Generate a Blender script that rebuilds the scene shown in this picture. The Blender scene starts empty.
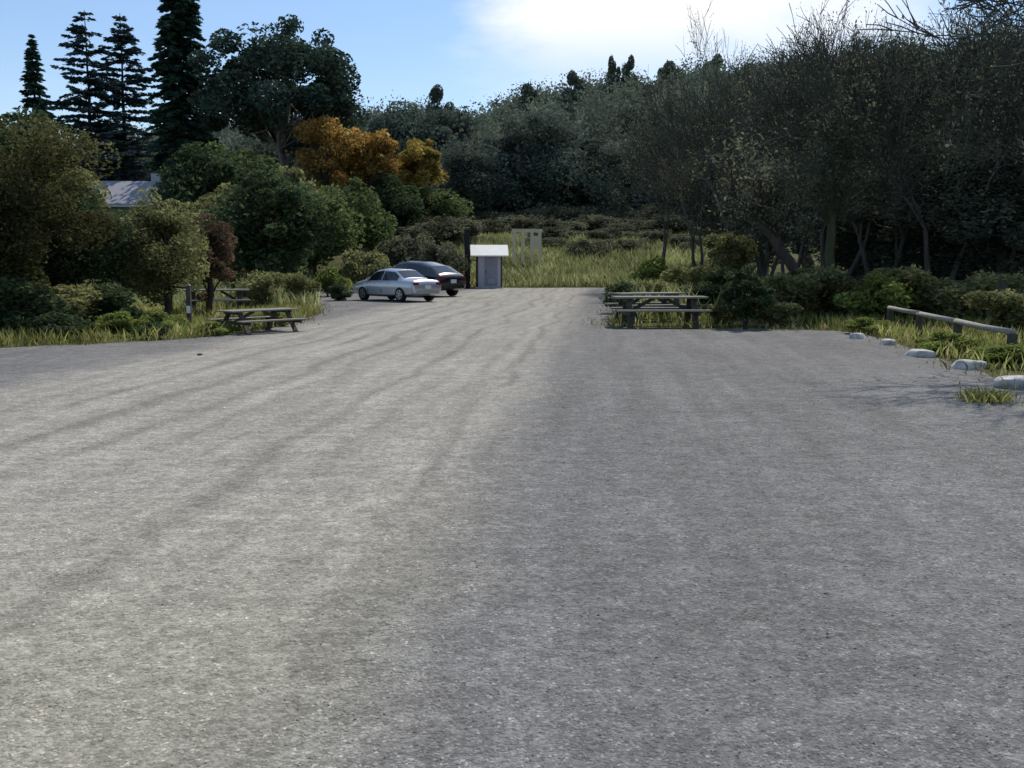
import bpy, bmesh, math, random
import numpy as np
from mathutils import Vector, Matrix
from mathutils.geometry import delaunay_2d_cdt

random.seed(11)
R = np.random.default_rng(11)
sc = bpy.context.scene
COL = sc.collection
PI = math.pi

# ------------------------------------------------------------------ camera model
F, CX, CY, HOR, CAMZ = 996.0, 512.0, 384.0, 262.0, 1.6
PITCH = math.atan((CY - HOR) / F)

def ray(px, py):
    dx, dy = (px - CX) / F, -(py - CY) / F
    c, s = math.cos(PITCH), math.sin(PITCH)
    return Vector((dx, c + dy * s, -s + dy * c))

def ground(px, py, z=0.0):
    d = ray(px, py)
    t = (z - CAMZ) / d.z
    return Vector((d.x * t, d.y * t, z))

def at(px, Y, py=HOR):
    d = ray(px, py)
    t = Y / d.y
    return Vector((d.x * t, Y, CAMZ + d.z * t))

def height_to(py, Y):
    return at(512, Y, py).z

# ------------------------------------------------------------------ tagging
def tag(o, label=None, cat=None, group=None, kind=None):
    if label: o['label'] = label
    if cat: o['category'] = cat
    if group: o['group'] = group
    if kind: o['kind'] = kind
    return o

def empty(name, loc=(0, 0, 0), rz=0.0, label=None, cat=None, group=None):
    o = bpy.data.objects.new(name, None)
    COL.objects.link(o)
    o.location = loc
    o.rotation_euler = (0, 0, rz)
    o.empty_display_size = 0.3
    return tag(o, label, cat, group)

def dup(root, loc, rz=0.0, s=None, label=None, group=None):
    r = root.copy(); COL.objects.link(r)
    r.location = loc; r.rotation_euler = (0, 0, rz)
    if s is not None: r.scale = s if hasattr(s, '__len__') else (s, s, s)
    if label: r['label'] = label
    if group: r['group'] = group
    for ch in list(root.children):
        c = ch.copy(); COL.objects.link(c); c.parent = r
        for g in list(ch.children):
            d = g.copy(); COL.objects.link(d); d.parent = c
    return r

# ------------------------------------------------------------------ mesh builders
class MB:
    def __init__(self): self.v = []; self.f = []; self.smooth = True
    def add(self, vs, fs):
        n = len(self.v)
        self.v.extend([tuple(p) for p in vs])
        self.f.extend([tuple(i + n for i in f) for f in fs])
        return self
    def box(self, c, s, rot=None, taper=0.0):
        x, y, z = s[0] / 2, s[1] / 2, s[2] / 2
        t = 1 - taper
        vs = [Vector(p) for p in ((-x, -y, -z), (x, -y, -z), (x, y, -z), (-x, y, -z),
                                  (-x * t, -y * t, z), (x * t, -y * t, z), (x * t, y * t, z), (-x * t, y * t, z))]
        if rot is not None: vs = [rot @ p for p in vs]
        c = Vector(c)
        return self.add([p + c for p in vs], [(0, 3, 2, 1), (4, 5, 6, 7), (0, 1, 5, 4), (1, 2, 6, 5), (2, 3, 7, 6), (3, 0, 4, 7)])
    def bar(self, a, b, w, h, up=(0, 0, 1)):
        a, b = Vector(a), Vector(b)
        d = (b - a).normalized(); u = Vector(up)
        if abs(d.dot(u)) > .99: u = Vector((1, 0, 0))
        s = d.cross(u).normalized() * w / 2; t = s.cross(d).normalized() * h / 2
        vs = [a - s - t, a + s - t, a + s + t, a - s + t, b - s - t, b + s - t, b + s + t, b - s + t]
        return self.add(vs, [(0, 1, 2, 3), (7, 6, 5, 4), (0, 4, 5, 1), (1, 5, 6, 2), (2, 6, 7, 3), (3, 7, 4, 0)])
    def tube(self, pts, rad, n=6, cap=True):
        pts = [Vector(p) for p in pts]
        vs, fs = [], []
        ref = Vector((0.31, 0.12, 0.9))
        for i, p in enumerate(pts):
            d = (pts[min(i + 1, len(pts) - 1)] - pts[max(i - 1, 0)])
            if d.length < 1e-6: d = Vector((0, 0, 1))
            d.normalize()
            r_ = Vector((1, 0.2, 0.1)) if abs(d.dot(ref.normalized())) > .95 else ref
            a = d.cross(r_).normalized(); b = d.cross(a)
            rr = rad[i] if hasattr(rad, '__len__') else rad
            for k in range(n):
                t = 2 * PI * k / n
                vs.append(p + a * math.cos(t) * rr + b * math.sin(t) * rr)
        for i in range(len(pts) - 1):
            for k in range(n):
                k2 = (k + 1) % n
                fs.append((i * n + k, i * n + k2, (i + 1) * n + k2, (i + 1) * n + k))
        if cap:
            fs.append(tuple(range(n))[::-1])
            fs.append(tuple((len(pts) - 1) * n + k for k in range(n)))
        return self.add(vs, fs)
    def build(self, name, mat, parent=None, bevel=0.0, smooth=False):
        me = bpy.data.meshes.new(name)
        me.from_pydata(self.v, [], self.f); me.update()
        bm = bmesh.new(); bm.from_mesh(me)
        bmesh.ops.recalc_face_normals(bm, faces=bm.faces)
        if bevel > 0:
            bmesh.ops.bevel(bm, geom=[e for e in bm.edges if e.is_manifold and e.calc_face_angle(0) > .5],
                            offset=bevel, segments=2, affect='EDGES', clamp_overlap=True)
        bm.to_mesh(me); bm.free()
        if smooth: me.shade_smooth()
        me.materials.append(mat)
        o = bpy.data.objects.new(name, me); COL.objects.link(o)
        if parent is not None: o.parent = parent
        return o

def np_mesh(name, V, nper, mat, parent=None):
    """V: (N*nper,3) vertices, every nper consecutive form one polygon."""
    V = np.ascontiguousarray(V, dtype=np.float32)
    nv = len(V); nf = nv // nper
    me = bpy.data.meshes.new(name)
    me.vertices.add(nv); me.vertices.foreach_set('co', V.ravel())
    me.loops.add(nv); me.loops.foreach_set('vertex_index', np.arange(nv, dtype=np.int32))
    me.polygons.add(nf)
    me.polygons.foreach_set('loop_start', np.arange(0, nv, nper, dtype=np.int32))
    me.update(calc_edges=True); me.validate()
    me.materials.append(mat)
    o = bpy.data.objects.new(name, me); COL.objects.link(o)
    if parent is not None: o.parent = parent
    return o

def unit(A): return A / np.maximum(np.linalg.norm(A, axis=1, keepdims=True), 1e-6)

def leaf_quads(P, A, L, W, rng):
    """rhombic leaves at P, long axis A, half length L, half width W (arrays or scalars)"""
    n = len(P)
    A = unit(A)
    B = unit(np.cross(A, rng.normal(size=(n, 3))))
    L = np.broadcast_to(np.asarray(L, float).reshape(-1, 1), (n, 1)); W = np.broadcast_to(np.asarray(W, float).reshape(-1, 1), (n, 1))
    out = np.empty((n, 4, 3))
    out[:, 0] = P - A * L; out[:, 1] = P + B * W - A * L * .15; out[:, 2] = P + A * L; out[:, 3] = P - B * W - A * L * .15
    return out.reshape(-1, 3)

# ------------------------------------------------------------------ materials
def newmat(name):
    m = bpy.data.materials.new(name); m.use_nodes = True
    nt = m.node_tree; nt.nodes.clear()
    return m, nt

def N(nt, t, **kw):
    n = nt.nodes.new(t)
    for k, v in kw.items(): setattr(n, k, v)
    return n

def ramp(nt, fac, stops):
    r = N(nt, 'ShaderNodeValToRGB')
    while len(r.color_ramp.elements) < len(stops): r.color_ramp.elements.new(0.5)
    for e, (p, c) in zip(r.color_ramp.elements, stops):
        e.position = p; e.color = (*c, 1)
    nt.links.new(fac, r.inputs[0])
    return r.outputs[0]

def noise(nt, vec, scale, detail=3, rough=.55):
    n = N(nt, 'ShaderNodeTexNoise'); n.inputs['Scale'].default_value = scale
    n.inputs['Detail'].default_value = detail; n.inputs['Roughness'].default_value = rough
    if vec is not None: nt.links.new(vec, n.inputs['Vector'])
    return n.outputs['Fac']

def math_(nt, op, a, b=None, clamp=False):
    m = N(nt, 'ShaderNodeMath', operation=op); m.use_clamp = clamp
    for i, v in enumerate((a, b)):
        if v is None: continue
        if isinstance(v, (int, float)): m.inputs[i].default_value = v
        else: nt.links.new(v, m.inputs[i])
    return m.outputs[0]

def mapr(nt, v, a, b, c=0, d=1):
    m = N(nt, 'ShaderNodeMapRange', interpolation_type='SMOOTHSTEP')
    nt.links.new(v, m.inputs[0])
    for i, x in enumerate((a, b, c, d)): m.inputs[i + 1].default_value = x
    return m.outputs[0]

def mixc(nt, f, a, b, mode='MIX'):
    m = N(nt, 'ShaderNodeMix', data_type='RGBA', blend_type=mode)
    for sock, v in ((m.inputs[0], f), (m.inputs[6], a), (m.inputs[7], b)):
        if isinstance(v, (int, float)): sock.default_value = v
        elif isinstance(v, (tuple, list)): sock.default_value = (*v, 1)
        else: nt.links.new(v, sock)
    return m.outputs[2]

def leafmat(name, cols, trans=.38, clump=.6, gain=2.2):
    m, nt = newmat(name)
    geo = N(nt, 'ShaderNodeNewGeometry'); tc = N(nt, 'ShaderNodeTexCoord')
    c1 = ramp(nt, geo.outputs['Random Per Island'], [(i / (len(cols) - 1), tuple(x * gain for x in c)) for i, c in enumerate(cols)])
    nz = noise(nt, tc.outputs['Object'], clump, 2)
    k = mapr(nt, nz, .3, .7, .55, 1.35)
    col = mixc(nt, 1.0, c1, k, 'MULTIPLY')
    d = N(nt, 'ShaderNodeBsdfDiffuse'); t = N(nt, 'ShaderNodeBsdfTranslucent'); mx = N(nt, 'ShaderNodeMixShader')
    nt.links.new(col, d.inputs[0]); nt.links.new(col, t.inputs[0]); mx.inputs[0].default_value = trans
    nt.links.new(d.outputs[0], mx.inputs[1]); nt.links.new(t.outputs[0], mx.inputs[2])
    o = N(nt, 'ShaderNodeOutputMaterial'); nt.links.new(mx.outputs[0], o.inputs[0])
    return m

def solid(name, c1, c2=None, rough=.7, scale=6, stretch=(1, 1, 1), metal=0, bump=0.0, spec=.3, coat=0):
    m, nt = newmat(name)
    tc = N(nt, 'ShaderNodeTexCoord'); mp = N(nt, 'ShaderNodeMapping'); mp.inputs['Scale'].default_value = stretch
    nt.links.new(tc.outputs['Object'], mp.inputs[0])
    nz = noise(nt, mp.outputs[0], scale, 5, .6)
    c2 = c2 or tuple(x * .75 for x in c1)
    col = ramp(nt, nz, [(.3, c2), (.7, c1)])
    b = N(nt, 'ShaderNodeBsdfPrincipled')
    nt.links.new(col, b.inputs['Base Color']); b.inputs['Roughness'].default_value = rough
    b.inputs['Metallic'].default_value = metal; b.inputs['Specular IOR Level'].default_value = spec
    if coat: b.inputs['Coat Weight'].default_value = coat; b.inputs['Coat Roughness'].default_value = .05
    if bump:
        bp = N(nt, 'ShaderNodeBump'); bp.inputs['Strength'].default_value = bump; bp.inputs['Distance'].default_value = .02
        nt.links.new(nz, bp.inputs['Height']); nt.links.new(bp.outputs[0], b.inputs['Normal'])
    o = N(nt, 'ShaderNodeOutputMaterial'); nt.links.new(b.outputs[0], o.inputs[0])
    return m

M = {}
M['bark'] = solid('bark', (.075, .06, .048), (.03, .025, .02), .9, 5, (1, 1, .2), bump=.5)
M['bark_grey'] = solid('grey_bark', (.12, .11, .095), (.05, .046, .04), .9, 4, (1, 1, .25), bump=.5)
M['bark_moss'] = solid('mossy_bark', (.10, .105, .05), (.045, .045, .025), .9, 4, (1, 1, .3), bump=.5)
M['bark_pale'] = solid('pale_bark', (.20, .18, .15), (.09, .08, .065), .9, 3, (1, 1, .2), bump=.4)
M['twig'] = solid('twig', (.078, .08, .062), (.045, .046, .036), .9, 2)
M['l_dark'] = leafmat('dark_green_leaves', [(.014, .026, .015), (.032, .046, .023), (.055, .068, .03)])
M['l_con'] = leafmat('conifer_needles', [(.012, .028, .022), (.022, .042, .03), (.035, .055, .036)], .15)
M['l_con2'] = leafmat('blue_green_needles', [(.018, .03, .034), (.03, .045, .048), (.045, .06, .058)], .15)
M['l_big'] = leafmat('broad_evergreen_leaves', [(.012, .024, .02), (.026, .042, .03), (.05, .062, .045)], .2, .35)
M['l_olive'] = leafmat('olive_leaves', [(.045, .05, .022), (.078, .08, .034), (.12, .115, .052)], .42, .6, 3.1)
M['l_brown'] = leafmat('brown_olive_leaves', [(.05, .042, .02), (.075, .066, .03), (.11, .085, .042)])
M['l_lime'] = leafmat('bright_green_leaves', [(.06, .085, .022), (.10, .125, .034), (.15, .155, .05)], .42)
M['l_dkolive'] = leafmat('dark_olive_leaves', [(.026, .03, .013), (.05, .05, .02), (.085, .075, .034)])
M['l_green'] = leafmat('mid_green_leaves', [(.03, .045, .02), (.052, .07, .028), (.09, .105, .04)])
M['l_rust'] = leafmat('rusty_leaves', [(.055, .045, .024), (.085, .055, .036), (.11, .07, .05)])
M['l_orange'] = leafmat('orange_leaves', [(.09, .10, .03), (.24, .13, .035), (.32, .18, .05), (.36, .27, .10)], .45, gain=1.4)
M['l_yellow'] = leafmat('yellow_orange_leaves', [(.10, .11, .03), (.26, .17, .04), (.36, .27, .09)], .45, gain=1.4)
M['l_hill_haze'] = leafmat('hazed_hillside_leaves', [(.046, .058, .044), (.064, .078, .058), (.088, .098, .070)], .3, .04, 2.15)  # lightened and greyed: distance haze is put into the leaf colour
M['l_oakfar_haze'] = leafmat('hazed_far_oak_leaves', [(.026, .038, .032), (.046, .058, .046), (.074, .082, .058)], .25, .25, 2.6)  # paler, slightly bluish tone paints aerial haze into the oak leaves
M['l_mist'] = leafmat('grey_green_leaves', [(.045, .048, .032), (.068, .07, .046), (.10, .098, .06)], .35, .4)
M['l_greydark'] = leafmat('dull_grey_green_leaves', [(.03, .036, .027), (.048, .054, .04), (.068, .072, .052)], .3, .35)
M['g_verge'] = leafmat('verge_grass_blades', [(.07, .09, .02), (.12, .14, .035), (.20, .19, .07), (.24, .20, .10)], .45, .5, 2.1)
M['g_edge'] = leafmat('edge_grass_blades', [(.09, .10, .03), (.16, .15, .06), (.24, .20, .11)], .35, .8, 1.3)
M['g_dry'] = leafmat('meadow_grass_blades', [(.085, .11, .042), (.155, .165, .07), (.24, .225, .115)], .45, .3, 1.9)
M['wood'] = solid('weathered_wood', (.30, .285, .25), (.17, .155, .13), .85, 3, (1, 12, 12), bump=.25)
M['wood_dark'] = solid('dark_wood', (.10, .09, .07), (.045, .04, .032), .85, 4, (3, 3, 1), bump=.3)
M['wood_rail'] = solid('silvered_rail_wood', (.36, .345, .31), (.18, .165, .14), .85, 3, (6, 6, 6), bump=.3)
M['stone'] = solid('pale_boulder_stone', (.64, .62, .58), (.30, .29, .27), .9, 9, bump=.6)
M['white'] = solid('white_paint', (.78, .78, .75), (.68, .68, .64), .6, 3)
M['tan'] = solid('tan_wood', (.78, .66, .46), (.66, .54, .36), .8, 4)
M['shed'] = solid('grey_shed_wall', (.55, .53, .57), (.46, .44, .48), .8, 5)
M['shed_door'] = solid('shed_door_paint', (.33, .31, .35), (.28, .26, .30), .7, 5)
M['black'] = solid('black_plastic', (.018, .018, .018), (.012, .012, .012), .5)
M['rubber'] = solid('tyre_rubber', (.022, .022, .022), (.015, .015, .015), .85)
M['silver_car'] = solid('silver_car_paint', (.50, .51, .55), (.47, .48, .52), .3, 2, metal=.55, spec=.5, coat=.8)
M['black_car'] = solid('black_car_paint', (.012, .013, .015), (.010, .011, .013), .25, 2, spec=.5, coat=.8)
M['rim'] = solid('alloy_rim', (.45, .45, .46), (.38, .38, .39), .35, 3, metal=.8)
M['glass'] = solid('tinted_car_glass', (.015, .018, .022), (.012, .014, .018), .06, 2, spec=.7)
M['red'] = solid('red_lamp_plastic', (.30, .012, .012), (.22, .01, .01), .2, 3, spec=.6)
M['lamp'] = solid('clear_lamp_plastic', (.65, .66, .68), (.55, .56, .58), .12, 3, spec=.6)
M['plate'] = solid('number_plate_white', (.7, .7, .68), (.65, .65, .62), .5, 3)
M['roof'] = solid('grey_house_roof', (.30, .30, .335), (.22, .22, .25), .85, 8)
M['housewall'] = solid('house_wall', (.40, .41, .40), (.32, .33, .32), .8, 3)
M['window'] = solid('dark_window_glass', (.03, .035, .04), (.025, .03, .035), .08, 2, spec=.6)

# ------------------------------------------------------------------ terrain
RX = [-400, -154, -94, -44, -10, 14, 32, 57, 75, 117, 200, 420]
RZ = [13, 15, 18, 24, 27, 33, 37, 39, 43, 46, 48, 42]
def sstep(t):
    t = np.clip(t, 0, 1); return t * t * (3 - 2 * t)
def hz(X, Y):
    X = np.asarray(X, float); Y = np.asarray(Y, float)
    ridge = np.interp(X * 300 / np.maximum(Y, 150), RX, RZ)
    t = (Y - 88) / 212
    z = ridge * (0.45 * np.clip(t, 0, 1) ** 1.3 + .55 * sstep(t))
    z = z - np.clip(Y - 300, 0, 700) * .07
    z = z + 3.3 * sstep((Y - 62) / 30) + 1.2 * sstep((Y - 55) / 25) * sstep((-X - 10) / 18)
    z = z + (np.sin(X * .06 + Y * .045) + np.sin(X * .021 - Y * .037 + 1)) * 1.8 * sstep((Y - 120) / 100)
    return z

LOT = [(-16, -9), (-15, 8), (-12.2, 14), (-9.6, 18), (-7.6, 19.6), (-6.4, 21.2), (-5.7, 24.5), (-5.9, 30), (-7.2, 36), (-9.6, 41), (-10.5, 47), (-10.5, 55),
       (-8, 59.5), (-4, 60.8), (2, 61.4), (6.2, 61), (5.4, 50), (4.2, 38), (2.9, 28), (2.4, 24.4), (3.0, 23.5), (6.6, 23.2), (7.7, 22.2), (7.3, 18), (6.8, 14.5), (6.4, 10), (7.2, 3), (9.5, -9)]
def refine(poly, step, jit, seed):
    rng = np.random.default_rng(seed); out = []
    n = len(poly)
    for i in range(n):
        p0, p1, p2, p3 = (np.array(poly[(i + k) % n]) for k in (-1, 0, 1, 2))
        m = max(2, int(np.linalg.norm(p2 - p1) / step))
        for k in range(m):
            t = k / m
            q = .5 * ((2 * p1) + (-p0 + p2) * t + (2 * p0 - 5 * p1 + 4 * p2 - p3) * t * t + (-p0 + 3 * p1 - 3 * p2 + p3) * t ** 3)
            out.append(q + rng.normal(0, jit, 2))
    return np.array(out)
LOTR = refine(LOT, .5, .05, 3)
def inside(P, poly):
    x, y = P[:, 0], P[:, 1]; c = np.zeros(len(P), bool); n = len(poly)
    for i in range(n):
        (x1, y1), (x2, y2) = poly[i], poly[i - 1]
        cond = ((y1 > y) != (y2 > y))
        with np.errstate(divide='ignore', invalid='ignore'):
            xi = (x2 - x1) * (y - y1) / (y2 - y1 + 1e-12) + x1
        c ^= cond & (x < xi)
    return c

def build_ground():
    xs = np.concatenate([np.linspace(-900, -220, 12), np.linspace(-200, 200, 81), np.linspace(220, 900, 12)])
    ys = np.concatenate([np.linspace(-60, 50, 12), np.linspace(56, 360, 77), np.linspace(380, 1300, 14)])
    XX, YY = np.meshgrid(xs, ys)
    ZZ = hz(XX, YY)
    V = np.stack([XX, YY, ZZ], -1).reshape(-1, 3)
    nx = len(xs); fs = [(j * nx + i, j * nx + i + 1, (j + 1) * nx + i + 1, (j + 1) * nx + i) for j in range(len(ys) - 1) for i in range(nx - 1)]
    m, nt = newmat('rough_ground')
    geo = N(nt, 'ShaderNodeNewGeometry')
    n1 = noise(nt, geo.outputs['Position'], .35, 5); n2 = noise(nt, geo.outputs['Position'], 6, 4)
    c1 = ramp(nt, n1, [(.3, (.05, .055, .025)), (.55, (.10, .10, .04)), (.75, (.13, .115, .06))])
    col = mixc(nt, 1.0, c1, mapr(nt, n2, .3, .7, .6, 1.3), 'MULTIPLY')
    b = N(nt, 'ShaderNodeBsdfPrincipled'); b.inputs['Roughness'].default_value = 1; b.inputs['Specular IOR Level'].default_value = .05
    nt.links.new(col, b.inputs['Base Color'])
    bp = N(nt, 'ShaderNodeBump'); bp.inputs['Distance'].default_value = .1; nt.links.new(n2, bp.inputs['Height']); nt.links.new(bp.outputs[0], b.inputs['Normal'])
    o = N(nt, 'ShaderNodeOutputMaterial'); nt.links.new(b.outputs[0], o.inputs[0])
    me = bpy.data.meshes.new('ground'); me.from_pydata(V.tolist(), [], fs); me.update(); me.shade_smooth(); me.materials.append(m)
    g = bpy.data.objects.new('ground', me); COL.objects.link(g)
    tag(g, 'rough grassy ground around the gravel lot rising to the wooded hill behind', 'ground', kind='structure')

def gravel_mat(stones=False):
    m, nt = newmat('gravel_stones' if stones else 'gravel')
    geo = N(nt, 'ShaderNodeNewGeometry'); pos = geo.outputs['Position']
    sep = N(nt, 'ShaderNodeSeparateXYZ'); nt.links.new(pos, sep.inputs[0])
    x, y = sep.outputs[0], sep.outputs[1]
    s = math_(nt, 'SUBTRACT', x, math_(nt, 'MULTIPLY', y, .092))
    cmb = N(nt, 'ShaderNodeCombineXYZ')
    nt.links.new(math_(nt, 'MULTIPLY', s, 1.0), cmb.inputs[0]); nt.links.new(math_(nt, 'MULTIPLY', y, .05), cmb.inputs[1])
    tracks = noise(nt, cmb.outputs[0], 2.6, 4, .6)
    big = noise(nt, pos, .45, 4); mid = noise(nt, pos, 3.2, 4, .65)
    cm2 = N(nt, 'ShaderNodeCombineXYZ')
    nt.links.new(math_(nt, 'MULTIPLY', x, .8), cm2.inputs[0]); nt.links.new(math_(nt, 'MULTIPLY', y, 2.6), cm2.inputs[1])
    streak = noise(nt, cm2.outputs[0], 2.2, 4, .65)
    fine = noise(nt, pos, 45, 4, .7)
    wob = math_(nt, 'ADD', s, math_(nt, 'MULTIPLY', math_(nt, 'SUBTRACT', big, .5), 1.3))
    right = mapr(nt, wob, -1.55, -.35)
    left = mapr(nt, wob, -6.6, -8.4)
    side = math_(nt, 'MAXIMUM', right, left)
    lane = ramp(nt, big, [(.3, (.256, .240, .210)), (.7, (.296, .281, .251))])
    near = mapr(nt, y, 7.5, 3.5)
    lane = mixc(nt, math_(nt, 'MULTIPLY', near, .7), lane, (.262, .248, .198))
    dark = ramp(nt, big, [(.3, (.138, .134, .131)), (.7, (.168, .164, .160))])
    col = mixc(nt, side, lane, dark)
    # worn wheel ruts following the drive, wandering a little
    sw = math_(nt, 'ADD', s, math_(nt, 'MULTIPLY', math_(nt, 'SUBTRACT', noise(nt, pos, .16, 2), .5), 1.6))
    sw = math_(nt, 'ADD', sw, math_(nt, 'MULTIPLY', math_(nt, 'SUBTRACT', noise(nt, pos, 1.3, 3), .5), .22))
    ruts = None
    for c_, wd, am in ((-1.35, .10, .9), (-1.75, .12, .6), (-2.2, .10, .5), (-2.75, .12, .9), (-3.3, .14, .6), (-3.9, .10, .7), (-4.4, .13, .9), (-5.2, .14, .75), (-5.9, .12, .8), (-6.5, .1, .6), (.4, .15, .35), (1.9, .2, .35), (3.4, .2, .3)):
        d_ = math_(nt, 'ABSOLUTE', math_(nt, 'SUBTRACT', sw, c_))
        g_ = mapr(nt, d_, 0, wd * 1.7, am, 0)
        ruts = g_ if ruts is None else math_(nt, 'MAXIMUM', ruts, g_)
    ruts = math_(nt, 'MULTIPLY', ruts, mapr(nt, noise(nt, cmb.outputs[0], 1.7, 3), .32, .56, .2, 1))
    k = math_(nt, 'MULTIPLY', mapr(nt, tracks, .3, .7, .88, 1.10), mapr(nt, mid, .25, .75, .88, 1.11))
    k = math_(nt, 'MULTIPLY', k, mapr(nt, streak, .25, .75, .90, 1.10))
    k = math_(nt, 'MULTIPLY', k, mapr(nt, math_(nt, 'MULTIPLY', ruts, mapr(nt, y, 3.5, 9, .35, 1)), 0, 1, 1.03, .76))
    k = math_(nt, 'MULTIPLY', k, mapr(nt, fine, .25, .75, .79, 1.2))
    blot = noise(nt, pos, 11, 4, .7)
    k = math_(nt, 'MULTIPLY', k, mapr(nt, blot, .3, .7, .90, 1.10))
    vor = N(nt, 'ShaderNodeTexVoronoi'); vor.inputs['Scale'].default_value = 62; nt.links.new(pos, vor.inputs['Vector'])
    vs = N(nt, 'ShaderNodeSeparateColor'); nt.links.new(vor.outputs['Color'], vs.inputs[0])
    k = math_(nt, 'MULTIPLY', k, mapr(nt, vs.outputs[0], 0, 1, .82, 1.2))
    vor2 = N(nt, 'ShaderNodeTexVoronoi'); vor2.inputs['Scale'].default_value = 21; nt.links.new(pos, vor2.inputs['Vector'])
    vs2 = N(nt, 'ShaderNodeSeparateColor'); nt.links.new(vor2.outputs['Color'], vs2.inputs[0])
    k = math_(nt, 'MULTIPLY', k, mapr(nt, vs2.outputs[0], 0, 1, .88, 1.12))
    if stones:
        k = math_(nt, 'MULTIPLY', k, mapr(nt, geo.outputs['Random Per Island'], 0, 1, 1.0, 1.75))
    col = mixc(nt, 1.0, col, k, 'MULTIPLY')
    b = N(nt, 'ShaderNodeBsdfPrincipled'); b.inputs['Roughness'].default_value = .95; b.inputs['Specular IOR Level'].default_value = .1
    nt.links.new(col, b.inputs['Base Color'])
    if not stones:
        h = math_(nt, 'ADD', math_(nt, 'MULTIPLY', vor.outputs['Distance'], -.5), math_(nt, 'MULTIPLY', fine, .5))
        h = math_(nt, 'ADD', math_(nt, 'MULTIPLY', h, .012), math_(nt, 'ADD', math_(nt, 'MULTIPLY', ruts, -.022), math_(nt, 'ADD', math_(nt, 'MULTIPLY', mid, .02), math_(nt, 'MULTIPLY', blot, .012))))
        bp = N(nt, 'ShaderNodeBump'); bp.inputs['Strength'].default_value = .7; bp.inputs['Distance'].default_value = 1.0
        nt.links.new(h, bp.inputs['Height']); nt.links.new(bp.outputs[0], b.inputs['Normal'])
    o = N(nt, 'ShaderNodeOutputMaterial'); nt.links.new(b.outputs[0], o.inputs[0])
    return m

def build_lot():
    n = len(LOTR)
    vs, es, fs, *_ = delaunay_2d_cdt([Vector(p) for p in LOTR], [], [list(range(n))], 1, 1e-5)
    me = bpy.data.meshes.new('gravel_lot')
    me.from_pydata([(v.x, v.y, .03) for v in vs], [], fs); me.update()
    bm = bmesh.new(); bm.from_mesh(me); bmesh.ops.recalc_face_normals(bm, faces=bm.faces)
    if sum(f.normal.z for f in bm.faces) < 0: bmesh.ops.reverse_faces(bm, faces=bm.faces)
    bm.to_mesh(me); bm.free()
    me.materials.append(gravel_mat())
    g = bpy.data.objects.new('gravel_lot', me); COL.objects.link(g)
    tag(g, 'wide grey gravel parking lot with pale worn wheel tracks', 'gravel lot', kind='structure')
    # loose stones in the near part
    n = 170000
    Y = 2.1 + 11.5 * R.random(n) ** 1.7
    X = (R.random(n) - .5) * 1.14 * Y
    P = np.stack([X, Y], 1); ok = inside(P, LOTR)
    s_ = P[:, 0] - .092 * P[:, 1]
    ok &= (R.random(n) < np.where((s_ > -1), 1.0, .5))
    P = P[ok]; n = len(P)
    r = (.0022 + .0085 * R.random(n) ** 3.2) * (.8 + P[:, 1] * .035)
    oc = np.array([(1, 0, 0), (0, 1, 0), (-1, 0, 0), (0, -1, 0), (0, 0, .5), (0, 0, -.5)], float)
    faces = [(0, 1, 4), (1, 2, 4), (2, 3, 4), (3, 0, 4)]
    an = R.random(n) * 2 * PI; ca, sa = np.cos(an), np.sin(an)
    Vx = np.repeat(oc[None], n, 0) * (1 + .35 * R.normal(size=(n, 6, 3)))
    Vx *= r[:, None, None]
    X2 = Vx[..., 0] * ca[:, None] - Vx[..., 1] * sa[:, None]; Y2 = Vx[..., 0] * sa[:, None] + Vx[..., 1] * ca[:, None]
    Vx = np.stack([X2 + P[:, :1], Y2 + P[:, 1:], Vx[..., 2] + .031], -1)
    me = bpy.data.meshes.new('gravel_stones')
    VV = Vx[:, :5].reshape(-1, 3)
    FF = (np.array(faces)[None] + (np.arange(n) * 5)[:, None, None]).reshape(-1, 3)
    me.vertices.add(len(VV)); me.vertices.foreach_set('co', VV.astype(np.float32).ravel())
    me.loops.add(FF.size); me.loops.foreach_set('vertex_index', FF.astype(np.int32).ravel())
    me.polygons.add(len(FF)); me.polygons.foreach_set('loop_start', np.arange(0, FF.size, 3, dtype=np.int32))
    me.update(calc_edges=True); me.materials.append(gravel_mat(True))
    o = bpy.data.objects.new('gravel_stones', me); COL.objects.link(o)
    tag(o, 'loose small grey stones scattered over the near part of the lot', 'gravel', kind='stuff')

# ------------------------------------------------------------------ grass
def blades(name, P, hmin, hmax, w, mat, label, cat='grass', lean=.35, z=None):
    n = len(P)
    h = hmin + (hmax - hmin) * R.random(n) ** 1.4
    zz = hz(P[:, 0], P[:, 1]) if z is None else z
    a = R.random(n) * 2 * PI
    B = np.stack([np.cos(a), np.sin(a), np.zeros(n)], 1) * w * (.6 + .8 * R.random(n))[:, None]
    base = np.stack([P[:, 0], P[:, 1], zz], 1)
    L = R.normal(0, lean, (n, 2)) * h[:, None]
    top = base + np.stack([L[:, 0], L[:, 1], h], 1)
    midp = base + np.stack([L[:, 0] * .35, L[:, 1] * .35, h * .55], 1)
    V = np.empty((n, 4, 3)); V[:, 0] = base - B; V[:, 1] = midp + B * 1.1; V[:, 2] = top; V[:, 3] = midp - B * .9
    o = np_mesh(name, V.reshape(-1, 3), 4, mat)
    return tag(o, label, cat, kind='stuff')

def scatter(n, x0, x1, y0, y1, patch=.25, thr=.0):
    P = np.stack([x0 + (x1 - x0) * R.random(n), y0 + (y1 - y0) * R.random(n)], 1)
    k = np.sin(P[:, 0] * 1.7 + 1.3 * np.sin(P[:, 1] * .9)) + np.sin(P[:, 1] * 1.3 + 1.7 * np.sin(P[:, 0] * .6))
    keep = (k + R.normal(0, 1.0, n) > thr) & ~inside(P, LOTR)
    return P[keep]

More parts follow.
